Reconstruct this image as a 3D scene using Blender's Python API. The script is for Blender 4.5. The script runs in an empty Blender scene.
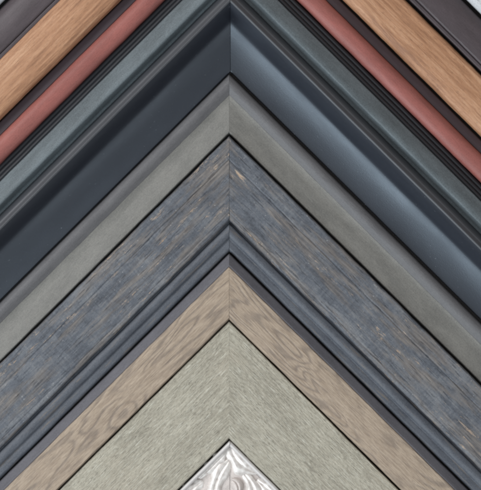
import bpy, bmesh, math, random
from mathutils import Matrix, Vector, noise

random.seed(7)
sc = bpy.context.scene
COL = sc.collection

# ---------------------------------------------------------------- layout
S = 0.0005            # metres per unit of the layout grid
D = 0.90              # camera distance from the wall
CX, CY = 240.5, 245.0
APX = 229.3           # mitre line
ANG = math.atan(0.993)
CA, SA, TA = math.cos(ANG), math.sin(ANG), math.tan(ANG)


def drop(Y, z):
    """distance below the view centre, in metres, of a line at grid height Y standing z metres off the wall"""
    return (Y - CY) * S * (D - z) / D


# ---------------------------------------------------------------- materials
def lin(c):
    c /= 255.0
    return c / 12.92 if c <= 0.04045 else ((c + 0.055) / 1.055) ** 2.4


def rgb(r, g, b, k=1.0, sat=.8):
    y = .3 * r + .59 * g + .11 * b
    r, g, b = (y + (q - y) * sat for q in (r, g, b))
    return (min(lin(r) * k, .95), min(lin(g) * k, .95), min(lin(b) * k, .95), 1.0)


class Mat:
    def __init__(self, name, rough=.5, spec=.5, metal=0.0, coat=0.0):
        self.m = bpy.data.materials.new(name)
        self.m.use_nodes = True
        self.t = self.m.node_tree
        self.t.nodes.clear()
        self.out = self.n('ShaderNodeOutputMaterial')
        self.b = self.n('ShaderNodeBsdfPrincipled')
        self.l(self.b.outputs[0], self.out.inputs[0])
        self.set('Roughness', rough)
        self.set('Specular IOR Level', spec)
        self.set('Metallic', metal)
        if coat:
            self.set('Coat Weight', coat)
            self.set('Coat Roughness', .42)
        self.tc = self.n('ShaderNodeTexCoord').outputs['Object']

    def n(self, t, **k):
        nd = self.t.nodes.new(t)
        for a, v in k.items():
            setattr(nd, a, v)
        return nd

    def l(self, a, b):
        self.t.links.new(a, b)

    def set(self, name, v):
        i = self.b.inputs[name]
        if hasattr(v, 'is_output'):
            self.l(v, i)
        else:
            i.default_value = v

    def map(self, scale, off=(0, 0, 0), rot=0.0):
        mp = self.n('ShaderNodeMapping')
        mp.inputs['Scale'].default_value = scale
        mp.inputs['Location'].default_value = off
        mp.inputs['Rotation'].default_value = (0, 0, rot)
        self.l(self.tc, mp.inputs[0])
        return mp.outputs[0]

    def noise(self, scale, off=(0, 0, 0), det=4.0, rough=.55, dist=0.0, rot=0.0):
        """scale: features per metre along (length, width, depth)"""
        nz = self.n('ShaderNodeTexNoise')
        nz.inputs['Scale'].default_value = 1.0
        nz.inputs['Detail'].default_value = det
        nz.inputs['Roughness'].default_value = rough
        nz.inputs['Distortion'].default_value = dist
        self.l(self.map(scale, off, rot), nz.inputs['Vector'])
        return nz.outputs['Fac']

    def math(self, op, a, b=None, clamp=False):
        nd = self.n('ShaderNodeMath', operation=op, use_clamp=clamp)
        for i, v in enumerate((a, b)):
            if v is None:
                continue
            if hasattr(v, 'is_output'):
                self.l(v, nd.inputs[i])
            else:
                nd.inputs[i].default_value = v
        return nd.outputs[0]

    def ramp(self, f, stops, interp='LINEAR'):
        r = self.n('ShaderNodeValToRGB')
        r.color_ramp.interpolation = interp
        e = r.color_ramp.elements
        while len(e) < len(stops):
            e.new(.5)
        for k, (p, c) in enumerate(stops):
            e[k].position = p
            e[k].color = c if len(c) == 4 else (*c, 1)
        self.l(f, r.inputs[0])
        return r.outputs[0]

    def step(self, f, a, b):
        mr = self.n('ShaderNodeMapRange', interpolation_type='SMOOTHSTEP')
        self.l(f, mr.inputs[0])
        mr.inputs[1].default_value = a
        mr.inputs[2].default_value = b
        return mr.outputs[0]

    def mix(self, f, a, b, mode='MIX'):
        mx = self.n('ShaderNodeMix', data_type='RGBA', blend_type=mode)
        for v, i in ((f, mx.inputs[0]), (a, mx.inputs[6]), (b, mx.inputs[7])):
            if hasattr(v, 'is_output'):
                self.l(v, i)
            else:
                i.default_value = v
        return mx.outputs[2]

    def bump(self, h, dist, strength=1.0):
        bp = self.n('ShaderNodeBump')
        bp.inputs['Distance'].default_value = dist
        bp.inputs['Strength'].default_value = strength
        self.l(h, bp.inputs['Height'])
        self.l(bp.outputs[0], self.b.inputs['Normal'])


def painted(name, c, rough=.42, spec=.5, vary=.12, grain=.3, coat=0.0, fleck=None, tint=None, fk=.70, spk=.5, smudge=.16):
    """sprayed or stained finish with faint mottling, long brush grain, dust and pores"""
    m = Mat(name, rough, spec, coat=coat)
    if tint:
        m.set('Specular Tint', (*tint, 1))
    big = m.noise((40, 160, 160), det=5)
    fine = m.noise((260, 2600, 2600), off=(3, 1, 0), det=3)
    pore = m.noise((1900, 2600, 2600), off=(7, 2, 0), det=2)
    f = m.math('ADD', m.math('MULTIPLY', big, .6), m.math('MULTIPLY', fine, .4))
    f = m.math('ADD', f, m.math('MULTIPLY', m.math('SUBTRACT', pore, .5), spk))
    d = tuple(x * (1 - vary * 2) for x in c[:3])
    h = tuple(min(.95, x * (1 + vary * 2)) for x in c[:3])
    col = m.ramp(f, [(.3, d), (.7, h)])
    if fleck:
        k = m.step(m.noise((900, 1500, 1500), off=(11, 5, 0), det=3), fk, fk + .06)
        col = m.mix(m.math('MULTIPLY', k, .7), col, fleck)
    m.set('Base Color', col)
    m.set('Roughness', m.math('ADD', rough - smudge / 2, m.math('MULTIPLY', m.noise((28, 90, 90), off=(4, 4, 0), det=5), smudge)))
    m.bump(m.math('ADD', m.math('MULTIPLY', fine, grain), m.math('MULTIPLY', pore, .6)), .00012, .6)
    return m.m


def mat_oak():
    m = Mat('honey oak', .42, .4)
    warp = m.noise((14, 60, 60), det=2)
    rings = m.math('SINE', m.math('MULTIPLY', m.noise((7, 110, 110), off=(2, 0, 0), det=3, dist=.6), 55))
    streak = m.noise((75, 900, 900), off=(5, 0, 0), det=4, rot=.06)
    pores = m.noise((420, 5200, 5200), off=(1, 3, 0), det=2, rot=.05)
    f = m.math('ADD', m.math('MULTIPLY', streak, .62), m.math('MULTIPLY', rings, .055))
    f = m.math('ADD', f, m.math('MULTIPLY', warp, .42))
    col = m.ramp(f, [(.30, rgb(128, 86, 60, sat=.9)), (.52, rgb(170, 122, 88, sat=.9)), (.74, rgb(192, 148, 114, sat=.9))])
    col = m.mix(m.math('MULTIPLY', m.step(pores, .58, .68), .6), col, rgb(112, 74, 50))
    m.set('Base Color', col)
    m.set('Roughness', m.math('ADD', .34, m.math('MULTIPLY', streak, .2)))
    m.bump(m.math('SUBTRACT', streak, m.math('MULTIPLY', pores, .8)), .00022, .8)
    return m.m


def mat_blue():
    m = Mat('distressed slate blue', .55, .35)
    big = m.noise((45, 130, 130), det=7, rough=.68)
    streak = m.noise((80, 1000, 1000), off=(4, 2, 0), det=5, rough=.6)
    saw = m.noise((820, 130, 130), off=(1, 7, 0), det=4, rough=.6, rot=.25)     # cross-cut saw marks
    pore = m.noise((1100, 2000, 2000), off=(5, 5, 0), det=2)
    f = m.math('ADD', m.math('MULTIPLY', big, .62), m.math('MULTIPLY', streak, .25))
    f = m.math('ADD', f, m.math('MULTIPLY', saw, .2))
    f = m.math('ADD', f, m.math('MULTIPLY', m.math('SUBTRACT', pore, .5), .22))
    col = m.ramp(f, [(.34, rgb(50, 53, 61)), (.53, rgb(87, 92, 101)), (.72, rgb(122, 124, 127))])
    brown = m.step(m.noise((32, 200, 200), off=(9, 4, 0), det=6, rough=.66), .44, .64)
    col = m.mix(m.math('MULTIPLY', brown, .8), col, m.ramp(streak, [(.35, rgb(86, 80, 77)), (.65, rgb(130, 121, 113))]))
    # chipped paint: ragged patches that run with the grain, grey primer round bare tan wood
    where = m.step(m.noise((20, 85, 85), off=(6, 1, 0), det=2), .46, .60)
    rag = m.math('MULTIPLY', m.math('SUBTRACT', m.noise((900, 2600, 2600), off=(3, 3, 0), det=3), .5), .22)
    chip = m.math('ADD', m.noise((75, 480, 480), off=(1, 8, 0), det=6, rough=.7, dist=.4), rag)
    primer = m.math('MULTIPLY', m.step(chip, .575, .60), where)
    bare = m.math('MULTIPLY', m.step(chip, .615, .64), where)
    col = m.mix(m.math('MULTIPLY', primer, .6), col, rgb(138, 132, 128))
    wood = m.ramp(streak, [(.3, rgb(140, 106, 76)), (.7, rgb(196, 170, 142))])
    col = m.mix(m.math('MULTIPLY', bare, .9), col, wood)
    dark = m.step(m.noise((120, 1500, 1500), off=(2, 5, 0), det=5), .58, .70)
    col = m.mix(m.math('MULTIPLY', dark, .6), col, rgb(44, 46, 54))
    nick = m.step(m.noise((700, 1300, 1300), off=(12, 7, 0), det=3), .69, .74)
    col = m.mix(m.math('MULTIPLY', nick, .65), col, rgb(172, 174, 176))
    m.set('Base Color', col)
    m.set('Roughness', m.math('ADD', .45, m.math('MULTIPLY', big, .22)))
    h = m.math('ADD', m.math('MULTIPLY', streak, .6), m.math('MULTIPLY', saw, .5))
    h = m.math('SUBTRACT', h, m.math('ADD', m.math('MULTIPLY', primer, .35), m.math('MULTIPLY', dark, .5)))
    m.bump(h, .0004, .8)
    return m.m


def mat_taupe():
    m = Mat('taupe stained wood', .55, .35)
    field = m.noise((13, 62, 62), off=(3.3, 1.7, 0), det=2, rough=.45, dist=.35)
    rings = m.math('ADD', .5, m.math('MULTIPLY', m.math('SINE', m.math('MULTIPLY', field, 96)), .5))
    patch = m.step(m.noise((26, 60, 60), off=(8, 2, 0), det=3), .34, .54)
    streak = m.noise((150, 1700, 1700), off=(5, 9, 0), det=4)
    jag = m.noise((500, 2600, 2600), off=(5, 1, 0), det=3)
    g = m.math('MULTIPLY', m.math('POWER', rings, 2.2), patch)
    g = m.math('ADD', g, m.math('MULTIPLY', m.math('SUBTRACT', jag, .5), 1.5), clamp=True)
    col = m.ramp(streak, [(.3, rgb(142, 122, 102)), (.7, rgb(174, 154, 132))])
    col = m.mix(m.math('MULTIPLY', g, .55), col, rgb(104, 92, 84))
    pores = m.step(m.noise((360, 4200, 4200), off=(6, 6, 0), det=2), .60, .68)
    col = m.mix(m.math('MULTIPLY', pores, .45), col, rgb(98, 84, 74))
    m.set('Base Color', col)
    m.bump(m.math('SUBTRACT', m.math('ADD', streak, m.math('MULTIPLY', jag, .6)), m.math('MULTIPLY', g, .5)), .00028, .9)
    return m.m


def mat_sage():
    m = Mat('sage washed wood', .55, .35)
    big = m.noise((26, 70, 70), off=(1, 2, 0), det=4)
    streak = m.noise((110, 1500, 1500), off=(8, 3, 0), det=5, rough=.65)
    grit = m.noise((900, 2200, 2200), off=(3, 8, 0), det=3, rough=.6)
    fleck = m.noise((170, 2500, 2500), off=(2, 6, 0), det=3)
    f = m.math('ADD', m.math('MULTIPLY', streak, .5), m.math('MULTIPLY', big, .25))
    f = m.math('ADD', f, m.math('MULTIPLY', grit, .25))
    col = m.ramp(f, [(.34, rgb(122, 115, 100)), (.5, rgb(160, 153, 135)), (.66, rgb(188, 181, 162))])
    warm = m.step(m.noise((20, 55, 55), off=(4, 9, 0), det=3), .52, .68)
    col = m.mix(m.math('MULTIPLY', warm, .35), col, rgb(170, 158, 138))
    col = m.mix(m.math('MULTIPLY', m.step(fleck, .54, .72), .6), col, rgb(204, 203, 188))
    col = m.mix(m.math('MULTIPLY', m.step(m.noise((420, 1900, 1900), off=(7, 1, 0), det=4), .56, .70), .6),
                col, rgb(128, 126, 112))
    pores = m.step(m.noise((420, 3800, 3800), off=(6, 2, 0), det=2), .60, .67)
    where = m.step(m.noise((30, 90, 90), off=(2, 4, 0), det=3), .40, .60)
    col = m.mix(m.math('MULTIPLY', m.math('MULTIPLY', pores, where), .38), col, rgb(108, 102, 90))
    m.set('Base Color', col)
    m.bump(m.math('SUBTRACT', m.math('ADD', streak, m.math('MULTIPLY', fleck, .8)), m.math('MULTIPLY', pores, .5)), .0004, .9)
    return m.m


def mat_pewter(name, a, b, wear=None):
    m = Mat(name, .5, .4)
    big = m.noise((60, 150, 150), det=5, rough=.6)
    fine = m.noise((300, 2000, 2000), off=(2, 2, 0), det=3)
    pore = m.noise((1700, 2400, 2400), off=(9, 2, 0), det=2)
    f = m.math('ADD', m.math('MULTIPLY', big, .65), m.math('MULTIPLY', fine, .35))
    f = m.math('ADD', f, m.math('MULTIPLY', m.math('SUBTRACT', pore, .5), .7))
    col = m.ramp(f, [(.30, a), (.70, b)])
    if wear:
        k = m.math('MULTIPLY', m.step(m.noise((60, 700, 700), off=(3, 3, 0), det=5, rough=.65), .56, .68), .7)
        col = m.mix(k, col, wear)
    m.set('Base Color', col)
    m.set('Roughness', m.math('ADD', .42, m.math('MULTIPLY', big, .2)))
    m.bump(m.math('ADD', fine, m.math('MULTIPLY', pore, .6)), .00015, .6)
    return m.m


def mat_silver():
    m = Mat('silver leaf', .3, .6, metal=.3)
    big = m.noise((420, 420, 420), det=5)
    col = m.ramp(big, [(.3, rgb(196, 186, 180)), (.62, rgb(232, 227, 222))])
    m.set('Base Color', col)
    m.set('Roughness', m.math('ADD', .22, m.math('MULTIPLY', big, .3)))
    m.bump(m.noise((300, 300, 300), det=2), .0001, .5)
    return m.m


def mat_wall():
    m = Mat('charcoal fabric', .95, .1)
    nz = m.noise((2500, 2500, 2500), det=3)
    m.set('Base Color', m.ramp(nz, [(.3, rgb(44, 42, 42)), (.7, rgb(72, 70, 69))]))
    m.bump(nz, .0004, .8)
    return m.m


M = dict(
    white=painted('whitewash', rgb(186, 188, 192), .6, .3, vary=.1, grain=.8, fleck=rgb(130, 134, 140), fk=.62),
    espresso=painted('espresso satin', rgb(72, 62, 66), .46, .45, vary=.14, grain=.6, fleck=rgb(96, 86, 88)),
    oak=mat_oak(),
    umber=painted('dark umber', rgb(70, 58, 64), .55, .35, vary=.08),
    red=painted('brick red', rgb(142, 80, 73, sat=.9), .52, .4, vary=.13, fleck=rgb(112, 66, 60), fk=.66, grain=.5),
    black=painted('satin black', rgb(42, 44, 49), .5, .4, vary=.06, grain=.2),
    steel=painted('blue grey steel paint', rgb(88, 98, 103, sat=.8), .55, .35, vary=.16, grain=.6, fleck=rgb(128, 138, 140), fk=.68, spk=.8),
    cove=painted('midnight satin', rgb(30, 32, 40, sat=1.0), .46, 1.0, vary=.06, grain=.3, tint=(.78, .89, 1.0), fleck=rgb(112, 116, 124), fk=.695, smudge=.3),
    ridge=painted('midnight satin lit ridge', rgb(62, 65, 71), .5, .6, vary=.08, grain=.3),  # lighter copy of the cove finish, the ridge's highlight put into its colour
    mauve=mat_pewter('mauve grey', rgb(84, 83, 86), rgb(101, 100, 102)),
    pewter=mat_pewter('pewter green grey', rgb(99, 98, 94), rgb(125, 123, 117)),
    blue=mat_blue(),
    lip=mat_pewter('slate lip', rgb(62, 67, 77), rgb(90, 95, 104), rgb(110, 99, 88)),
    slate=mat_pewter('slate edge', rgb(80, 79, 86), rgb(99, 98, 105)),
    taupe=mat_taupe(),
    sage=mat_sage(),
    silver=mat_silver(),
    rim=painted('silver wash', rgb(192, 187, 184), .35, .5, vary=.06, grain=.4),
    ground=painted('antiqued silver wash', rgb(196, 185, 179), .36, .5, vary=.14, grain=.4),
    wall=mat_wall(),
)


# ---------------------------------------------------------------- geometry
def fillet(pts):
    """pts: (Y, z_mm, r_mm) -> rounded polyline of (Y, z_mm)"""
    K = .5 * CA
    P = [(p[0] * K, p[1], p[2] if len(p) > 2 else 0) for p in pts]
    out = []
    for i, (x, y, r) in enumerate(P):
        if r <= 0 or i in (0, len(P) - 1):
            out.append((x, y))
            continue
        a, b, c = Vector(P[i - 1][:2]), Vector((x, y)), Vector(P[i + 1][:2])
        la, lc = (a - b).length, (c - b).length
        q = min(r, la * .48, lc * .48)
        p0, p2 = b + (a - b) / la * q, b + (c - b) / lc * q
        for k in range(7):
            t = k / 6
            v = p0 * (1 - t) ** 2 + b * 2 * t * (1 - t) + p2 * t * t
            out.append((v.x, v.y))
    return [(x / K, y) for x, y in out]


def link(name, me, mat, parent=None):
    o = bpy.data.objects.new(name, me)
    COL.objects.link(o)
    me.materials.append(mat)
    if parent:
        o.parent = parent
    return o


class Corner:
    """one frame corner sample: two mitred rails whose cross sections run from the outer edge to the inner edge"""

    def __init__(self, name, label, Y0, length, dx=0.0, seed=0):
        self.e = bpy.data.objects.new(name, None)
        COL.objects.link(self.e)
        self.e.empty_display_size = .02
        self.h0 = drop(Y0, 0)
        self.e.location = ((APX + dx - CX) * S, 0, -self.h0)
        self.e['label'] = label
        self.e['category'] = 'frame corner'
        self.e['group'] = 'nested picture frame corner samples'
        self.len = length
        self.seed = seed
        self.rails = {}
        rnd = random.Random(seed * 13 + 5)
        self.gap = {q: rnd.uniform(.00001, .00009) for q in (-1, 1)}
        self.tilt = {q: math.radians(rnd.uniform(-.12, .12)) for q in (-1, 1)}
        self.lift = {q: rnd.uniform(-.00018, .00018) for q in (-1, 1)}

    def frame(self, side):
        # local x runs along the rail, y towards the inside of the frame, z off the wall
        if side < 0:
            lx, ly = (-CA, -SA), (SA, -CA)
        else:
            lx, ly = (-CA, SA), (-SA, -CA)
        return Matrix(((lx[0], ly[0], 0, 0), (0, 0, -1, 0), (lx[1], ly[1], 0, 0), (0, 0, 0, 1)))

    def mesh(self, side, pts, base, wob, nst=110):
        pl = fillet(pts)
        prof = [(Y, z / 1000.) for Y, z in pl]
        n = len(prof)
        ring = prof + [(prof[-1][0], base / 1000.), (prof[0][0], base / 1000.)]
        bm = bmesh.new()
        rows = []
        for s in range(nst + 1):
            f = s / nst
            row = []
            for k, (Y, z) in enumerate(ring):
                v = (drop(Y, z) - self.h0) * CA
                u0 = v * TA + self.gap[side] + .00007 * noise.noise(Vector((v * 700, self.seed * 3.3, side * 2.1)))
                u = u0 + (self.len - u0) * f
                dz = dv = 0
                if k < n and wob:
                    dz = noise.noise(Vector((u * 55 + self.seed * 9.1 + side * 31, v * 160, 1.3))) * wob * .6e-3
                    edge = k < 2 or k > n - 3
                    dv = noise.noise(Vector((u * 90 + self.seed * 5.7 - side * 17, v * 60, 7.7))) * wob * .42e-3
                    dv += noise.noise(Vector((u * 420 + self.seed * 3.1 - side * 7, v * 90, 2.2))) * wob * (.3e-3 if edge else .05e-3)
                    if s == 0:
                        dv = 0
                row.append(bm.verts.new((u if side < 0 else -u, v + dv, z + dz)))
            rows.append(row)
        m = len(ring)
        for s in range(nst):
            for k in range(m):
                a, b = rows[s][k], rows[s][(k + 1) % m]
                c, d = rows[s + 1][(k + 1) % m], rows[s + 1][k]
                bm.faces.new((a, b, c, d) if side > 0 else (a, d, c, b))
        bm.faces.new(rows[0])
        bm.faces.new(rows[-1])
        bmesh.ops.recalc_face_normals(bm, faces=bm.faces)
        me = bpy.data.meshes.new('rail')
        bm.to_mesh(me)
        bm.free()
        me.polygons.foreach_set('use_smooth', [True] * len(me.polygons))
        me.set_sharp_from_angle(angle=math.radians(38))
        return me

    def rail(self, pts, mat, wob=.3, base=1.0):
        for side in (-1, 1):
            o = link('rail', self.mesh(side, pts, base, wob), mat, self.e)
            o.matrix_local = Matrix.Translation((0, -self.lift[side], 0)) @ Matrix.Rotation(self.tilt[side], 4, 'Y') @ self.frame(side)
            self.rails[side] = o

    def part(self, name, pts, mat, wob=.3, base=1.2):
        for side in (-1, 1):
            link(name, self.mesh(side, pts, base, wob), mat, self.rails[side])


# whitewashed corner, outermost
c = Corner('whitewashed_frame_corner', 'whitewashed pale frame corner, outermost, only its edge showing in the top corners',
           -312, .235, 6, 1)
c.rail([(-312, 11), (-309, 14, 1), (-236, 14.5, 1.5), (-230, 12.5, .8), (-229, 10)], M['white'])

c = Corner('espresso_frame_corner', 'smooth dark espresso brown frame corner between the pale edge and the honey oak',
           -225, .235, 6, 2)
c.rail([(-225, 9), (-224, 11, .8), (-214, 14, 3), (-196, 15.2, 4), (-182, 14.9, 2), (-180, 14.2)], M['espresso'], .2)
c.part('inner_bead', [(-179.8, 13.2), (-179, 14.3, .4), (-174, 14.3, .5), (-172.6, 12)], M['espresso'], .2)

c = Corner('oak_frame_corner', 'honey oak wood frame corner with natural grain and a rounded inner edge', -170.5, .235, 3, 3)
c.rail([(-171.2, 12.5), (-169.6, 15, 1.2), (-140, 16.2, 6), (-121, 15.8, 3), (-112, 14.4, 2), (-109.5, 11)], M['oak'], .35)

c = Corner('red_frame_corner', 'brick red rounded frame corner with a dark umber outer strip', -108.5, .235, 1.6, 4)
c.rail([(-94.4, 9), (-93.5, 12, 1), (-87, 14.2, 2), (-76, 14.4, 2.5), (-67, 12.6, 1.5), (-65.5, 9)], M['red'], .3)
c.part('outer_strip', [(-108.3, 6), (-107.5, 8, .6), (-100, 9.2, 1.5), (-95, 9.4), (-94.6, 9)], M['umber'], .2)

c = Corner('scoop_frame_corner', 'black scoop frame corner with a deep glossy cove and a blue grey outer band', -64.5, .235, 1.0, 5)
cove = [(2.2, 21.6), (6, 20.1), (10, 17.4), (14, 13.9), (17, 11.2), (19.5, 9.3), (21.5, 8.25), (23.5, 7.6), (27, 6.9), (32, 6.1),
        (36, 5.55), (40, 5.1), (46, 4.5), (52, 4.05), (58, 3.7), (64, 3.45), (71, 3.25, .3), (72, 2.6)]
c.rail(cove, M['cove'], .12)
c.part('ridge', [(-13.8, 12.6), (-12.6, 13.6, .5), (-9.0, 19.0, .7), (-6.8, 20.2, .6), (-5.0, 20.3, .4), (-.5, 22.2, 1.1), (2.0, 21.6)], M['ridge'], .12)
c.part('outer_band', [(-47.2, 11.5), (-46.6, 13.6, .4), (-44.8, 14.0, .4), (-38, 15.9, 2), (-30, 17.8, 2), (-24, 18.3, 2), (-17.5, 13.2, 1.5), (-14, 12.6)],
       M['steel'], .2)
c.part('step', [(-52.6, 9.6), (-52.1, 11.0, .5), (-49.8, 11.7, .6), (-47.5, 11.2)], M['black'], .2)
c.part('step', [(-58.2, 8.0), (-57.6, 9.5, .5), (-54.8, 10.1, .6), (-52.8, 9.7)], M['black'], .2)
c.part('step', [(-64.5, 5), (-63.9, 7.9, .5), (-61.0, 8.6, .6), (-58.4, 8.1)], M['black'], .2)

c = Corner('pewter_frame_corner', 'pewter grey green frame corner with a mauve grey outer roll, inside the black scoop', 74.9, .235, 0, 6)
c.rail([(95, 6.15), (99, 5.8, 1), (105, 5.85, 2), (113, 6.6, 3), (124, 7.6, 3), (132.2, 8.2, .6), (133.5, 6)], M['pewter'], .3)
c.part('outer_roll', [(74.4, 4), (75.3, 6.4, .8), (81, 7.9, 1.6), (87, 7.8, 2), (94.8, 6.2)], M['mauve'], .25)

c = Corner('slate_blue_frame_corner', 'weathered slate blue wood frame corner with tan scuffs and a stepped inner lip', 136.4, .235, 0, 7)
c.rail([(136.2, 8), (137.2, 11, .7), (158.5, 11.4, .3), (160, 10.9, .2), (161.5, 11.35, .3), (185, 11.5, 3), (211.5, 11.4, .3),
        (213, 11.0, .2), (214.5, 11.2, .3), (219, 10.9, .5), (220.6, 9.6)], M['blue'], .6)
c.part('inner_lip', [(220.8, 6.8), (223, 7.0, .2), (224.2, 8.9, .6), (231, 10.0, 1.6), (236.5, 9.3, .7), (238.8, 8.0, .4), (241.5, 8.3, .5),
                     (248, 8.4, .8), (250.6, 7.6, .5), (251.6, 5)], M['lip'], .35)

c = Corner('taupe_frame_corner', 'taupe brown wood frame corner with dark looping grain and a slate grey outer edge', 253.6, .225, 0, 8)
c.rail([(266.8, 12.4), (267.4, 13.0, .3), (292, 13.3, 4), (318.2, 13.1, .4), (319.6, 11.4)], M['taupe'], .35)
c.part('outer_edge', [(253.6, 7), (254.4, 9.3, .5), (260, 11, 2), (265, 12.5, .6), (266.6, 12.4)], M['slate'], .25)

c = Corner('sage_frame_corner', 'wide flat sage grey washed wood frame corner around the silver one', 321.2, .20, 0, 9)
c.rail([(320.9, 10), (321.8, 11.8, .4), (380, 12.2, 6), (437.2, 11.9, .4), (438.4, 10)], M['sage'], .4)

# silver carved corner
c = Corner('silver_frame_corner', 'shiny silver white carved frame corner, innermost, tip at the bottom edge', 440.3, .165, .5, 10)
c.rail([(447.5, 8), (449, 8.2, .5), (475, 8.6, 3), (545, 6.5, 2), (552, 4)], M['ground'], .5)
c.part('rim', [(440.0, 9), (440.8, 10.6, .4), (444, 11.2, .8), (446.2, 10.6, .5), (447.4, 8)], M['rim'], .3)


def leaf(path, w0, H, lobes, zb, seed, name, mat='silver'):
    """carved leaf: a domed, lobed blade with a mid groove along a curved path given on the layout grid"""
    me = bpy.data.meshes.new(name)
    bm = bmesh.new()
    NS, NT = 40, 14
    ctrl = [Vector((p[0], p[1])) for p in path]

    def bez(t):
        q = list(ctrl)
        while len(q) > 1:
            q = [q[i].lerp(q[i + 1], t) for i in range(len(q) - 1)]
        return q[0]
    rows = []
    for i in range(NS + 1):
        s = i / NS
        p = bez(s)
        tan = (bez(min(1, s + .01)) - bez(max(0, s - .01))).normalized()
        nor = Vector((-tan.y, tan.x))
        env = max(0.02, math.sin(math.pi * (s * .9 + .07)) ** .7)
        row = []
        for j in range(NT + 1):
            t = j / NT * 2 - 1
            ph = .25 * abs(t)
            lob = 1 + .28 * math.sin((s - ph * .3) * lobes * 2 * math.pi + seed) * abs(t)
            q = p + nor * (t * w0 * env * lob)
            dome = (max(0, 1 - t * t)) ** .6
            groove = -.38 * math.exp(-(t / .16) ** 2)
            rib = .10 * math.cos((s - ph * .5) * lobes * 2 * math.pi + seed) * abs(t)
            z = zb + H * env * (dome * (1 + groove + rib)) - (1.2 if abs(t) > .99 else 0)
            zz = z / 1000.
            x = (q.x - CX) * S * (D - zz) / D
            h = drop(q.y, zz)
            loc = Vector((x, -zz, -h)) - c.e.location
            row.append(bm.verts.new(loc))
        rows.append(row)
    for i in range(NS):
        for j in range(NT):
            bm.faces.new((rows[i][j], rows[i][j + 1], rows[i + 1][j + 1], rows[i + 1][j]))
    # underside closes the blade
    for i in range(NS):
        bm.faces.new((rows[i][0], rows[i + 1][0], rows[i + 1][NT], rows[i][NT]))
    bmesh.ops.recalc_face_normals(bm, faces=bm.faces)
    bm.to_mesh(me)
    bm.free()
    me.polygons.foreach_set('use_smooth', [True] * len(me.polygons))
    me.set_sharp_from_angle(angle=math.radians(70))
    return link(name, me, M[mat], c.e)


leaf([(230.5, 447.5), (233, 458), (243, 470), (257, 473)], 10, 2.6, 2, 7.8, 1.0, 'carved_leaf')
leaf([(228, 449), (222, 457), (212, 466), (199, 479)], 6.5, 2.2, 3, 7.8, 2.2, 'carved_leaf')
leaf([(229, 461), (219, 473), (210, 490), (215, 510)], 9.5, 2.8, 1.5, 7.8, .4, 'carved_leaf')
leaf([(244, 474), (256, 486), (258, 500), (248, 514)], 9.5, 2.8, 1.5, 7.8, 3.0, 'carved_leaf')
leaf([(232, 480), (240, 483), (241, 494), (233, 499)], 5.5, 2.8, 1, 8.2, .9, 'carved_bud', 'ground')
for k in range(7):                       # leaf scroll repeating along both rails
    for q in (-1, 1):
        a, b = 27 + k * 30 + random.uniform(-2, 2), 455 + k * 30 + random.uniform(-2, 2)
        px = lambda u: APX + q * u
        leaf([(px(a), b + 27), (px(a + 9), b + 34), (px(a + 20), b + 43), (px(a + 31), b + 58)],
             7.5, 2.4, 3, 7.8, 1.4 + k + q * .6, 'carved_leaf')
        leaf([(px(a - 4), b + 46), (px(a + 6), b + 50), (px(a + 12), b + 62), (px(a + 6), b + 76)],
             8, 2.4, 2, 7.4, 2.4 + k - q * .5, 'carved_leaf')

# ---------------------------------------------------------------- wall they hang on
bm = bmesh.new()
bmesh.ops.create_cube(bm, size=1)
bmesh.ops.scale(bm, vec=(1.2, .02, 1.2), verts=bm.verts)
bmesh.ops.bevel(bm, geom=bm.edges[:], offset=.002, segments=2, affect='EDGES')
me = bpy.data.meshes.new('wall')
bm.to_mesh(me)
bm.free()
w = link('wall', me, M['wall'])
w.location = (0, .0101 - .001, 0)
w['kind'] = 'structure'

# ---------------------------------------------------------------- light
def area(name, loc, target, size, power, col, sy=None):
    l = bpy.data.lights.new(name, 'AREA')
    l.energy = power
    l.color = col
    l.size = size
    if sy:
        l.shape = 'RECTANGLE'
        l.size_y = sy
    o = bpy.data.objects.new(name, l)
    COL.objects.link(o)
    o.location = loc
    o.rotation_euler = (Vector(target) - Vector(loc)).to_track_quat('-Z', 'Y').to_euler()
    return o


area('window_lamp', (-1.15, -1.0, .55), (0, 0, 0), .7, 15, (.99, .99, 1.0), .9)
area('cove_sheen_light', (-.82, -1.0, -.82), (0, 0, 0), .8, 17, (.84, .94, 1.0))  # added light at lower left, raises the sheen on the right cove
area('cove_line_light', (.82, -1.0, -.82), (0, 0, 0), .5, 2.4, (.92, .96, 1.0))  # weak added light at lower right, for a soft line along the left cove
area('ceiling_lamp', (-.2, -1.0, 1.7), (0, 0, 0), 1.2, 8, (1.0, .98, .95), .6)

world = bpy.data.worlds.new('World')
sc.world = world
world.use_nodes = True
bg = world.node_tree.nodes['Background']
bg.inputs[0].default_value = (1.0, .985, .97, 1)
bg.inputs[1].default_value = .33

# ---------------------------------------------------------------- camera
cam = bpy.data.cameras.new('camera')
co = bpy.data.objects.new('camera', cam)
COL.objects.link(co)
co.location = (0, -D, 0)
co.rotation_euler = (math.radians(90), 0, 0)
cam.sensor_width = 36
cam.lens = 36 * D / (490 * S)
cam.clip_start = .01
cam.clip_end = 50
cam.dof.use_dof = False
sc.camera = co

sc.view_settings.view_transform = 'Standard'
sc.view_settings.look = 'None'
sc.view_settings.exposure = 0
sc.view_settings.gamma = 1
sc.cycles.filter_width = 2.5
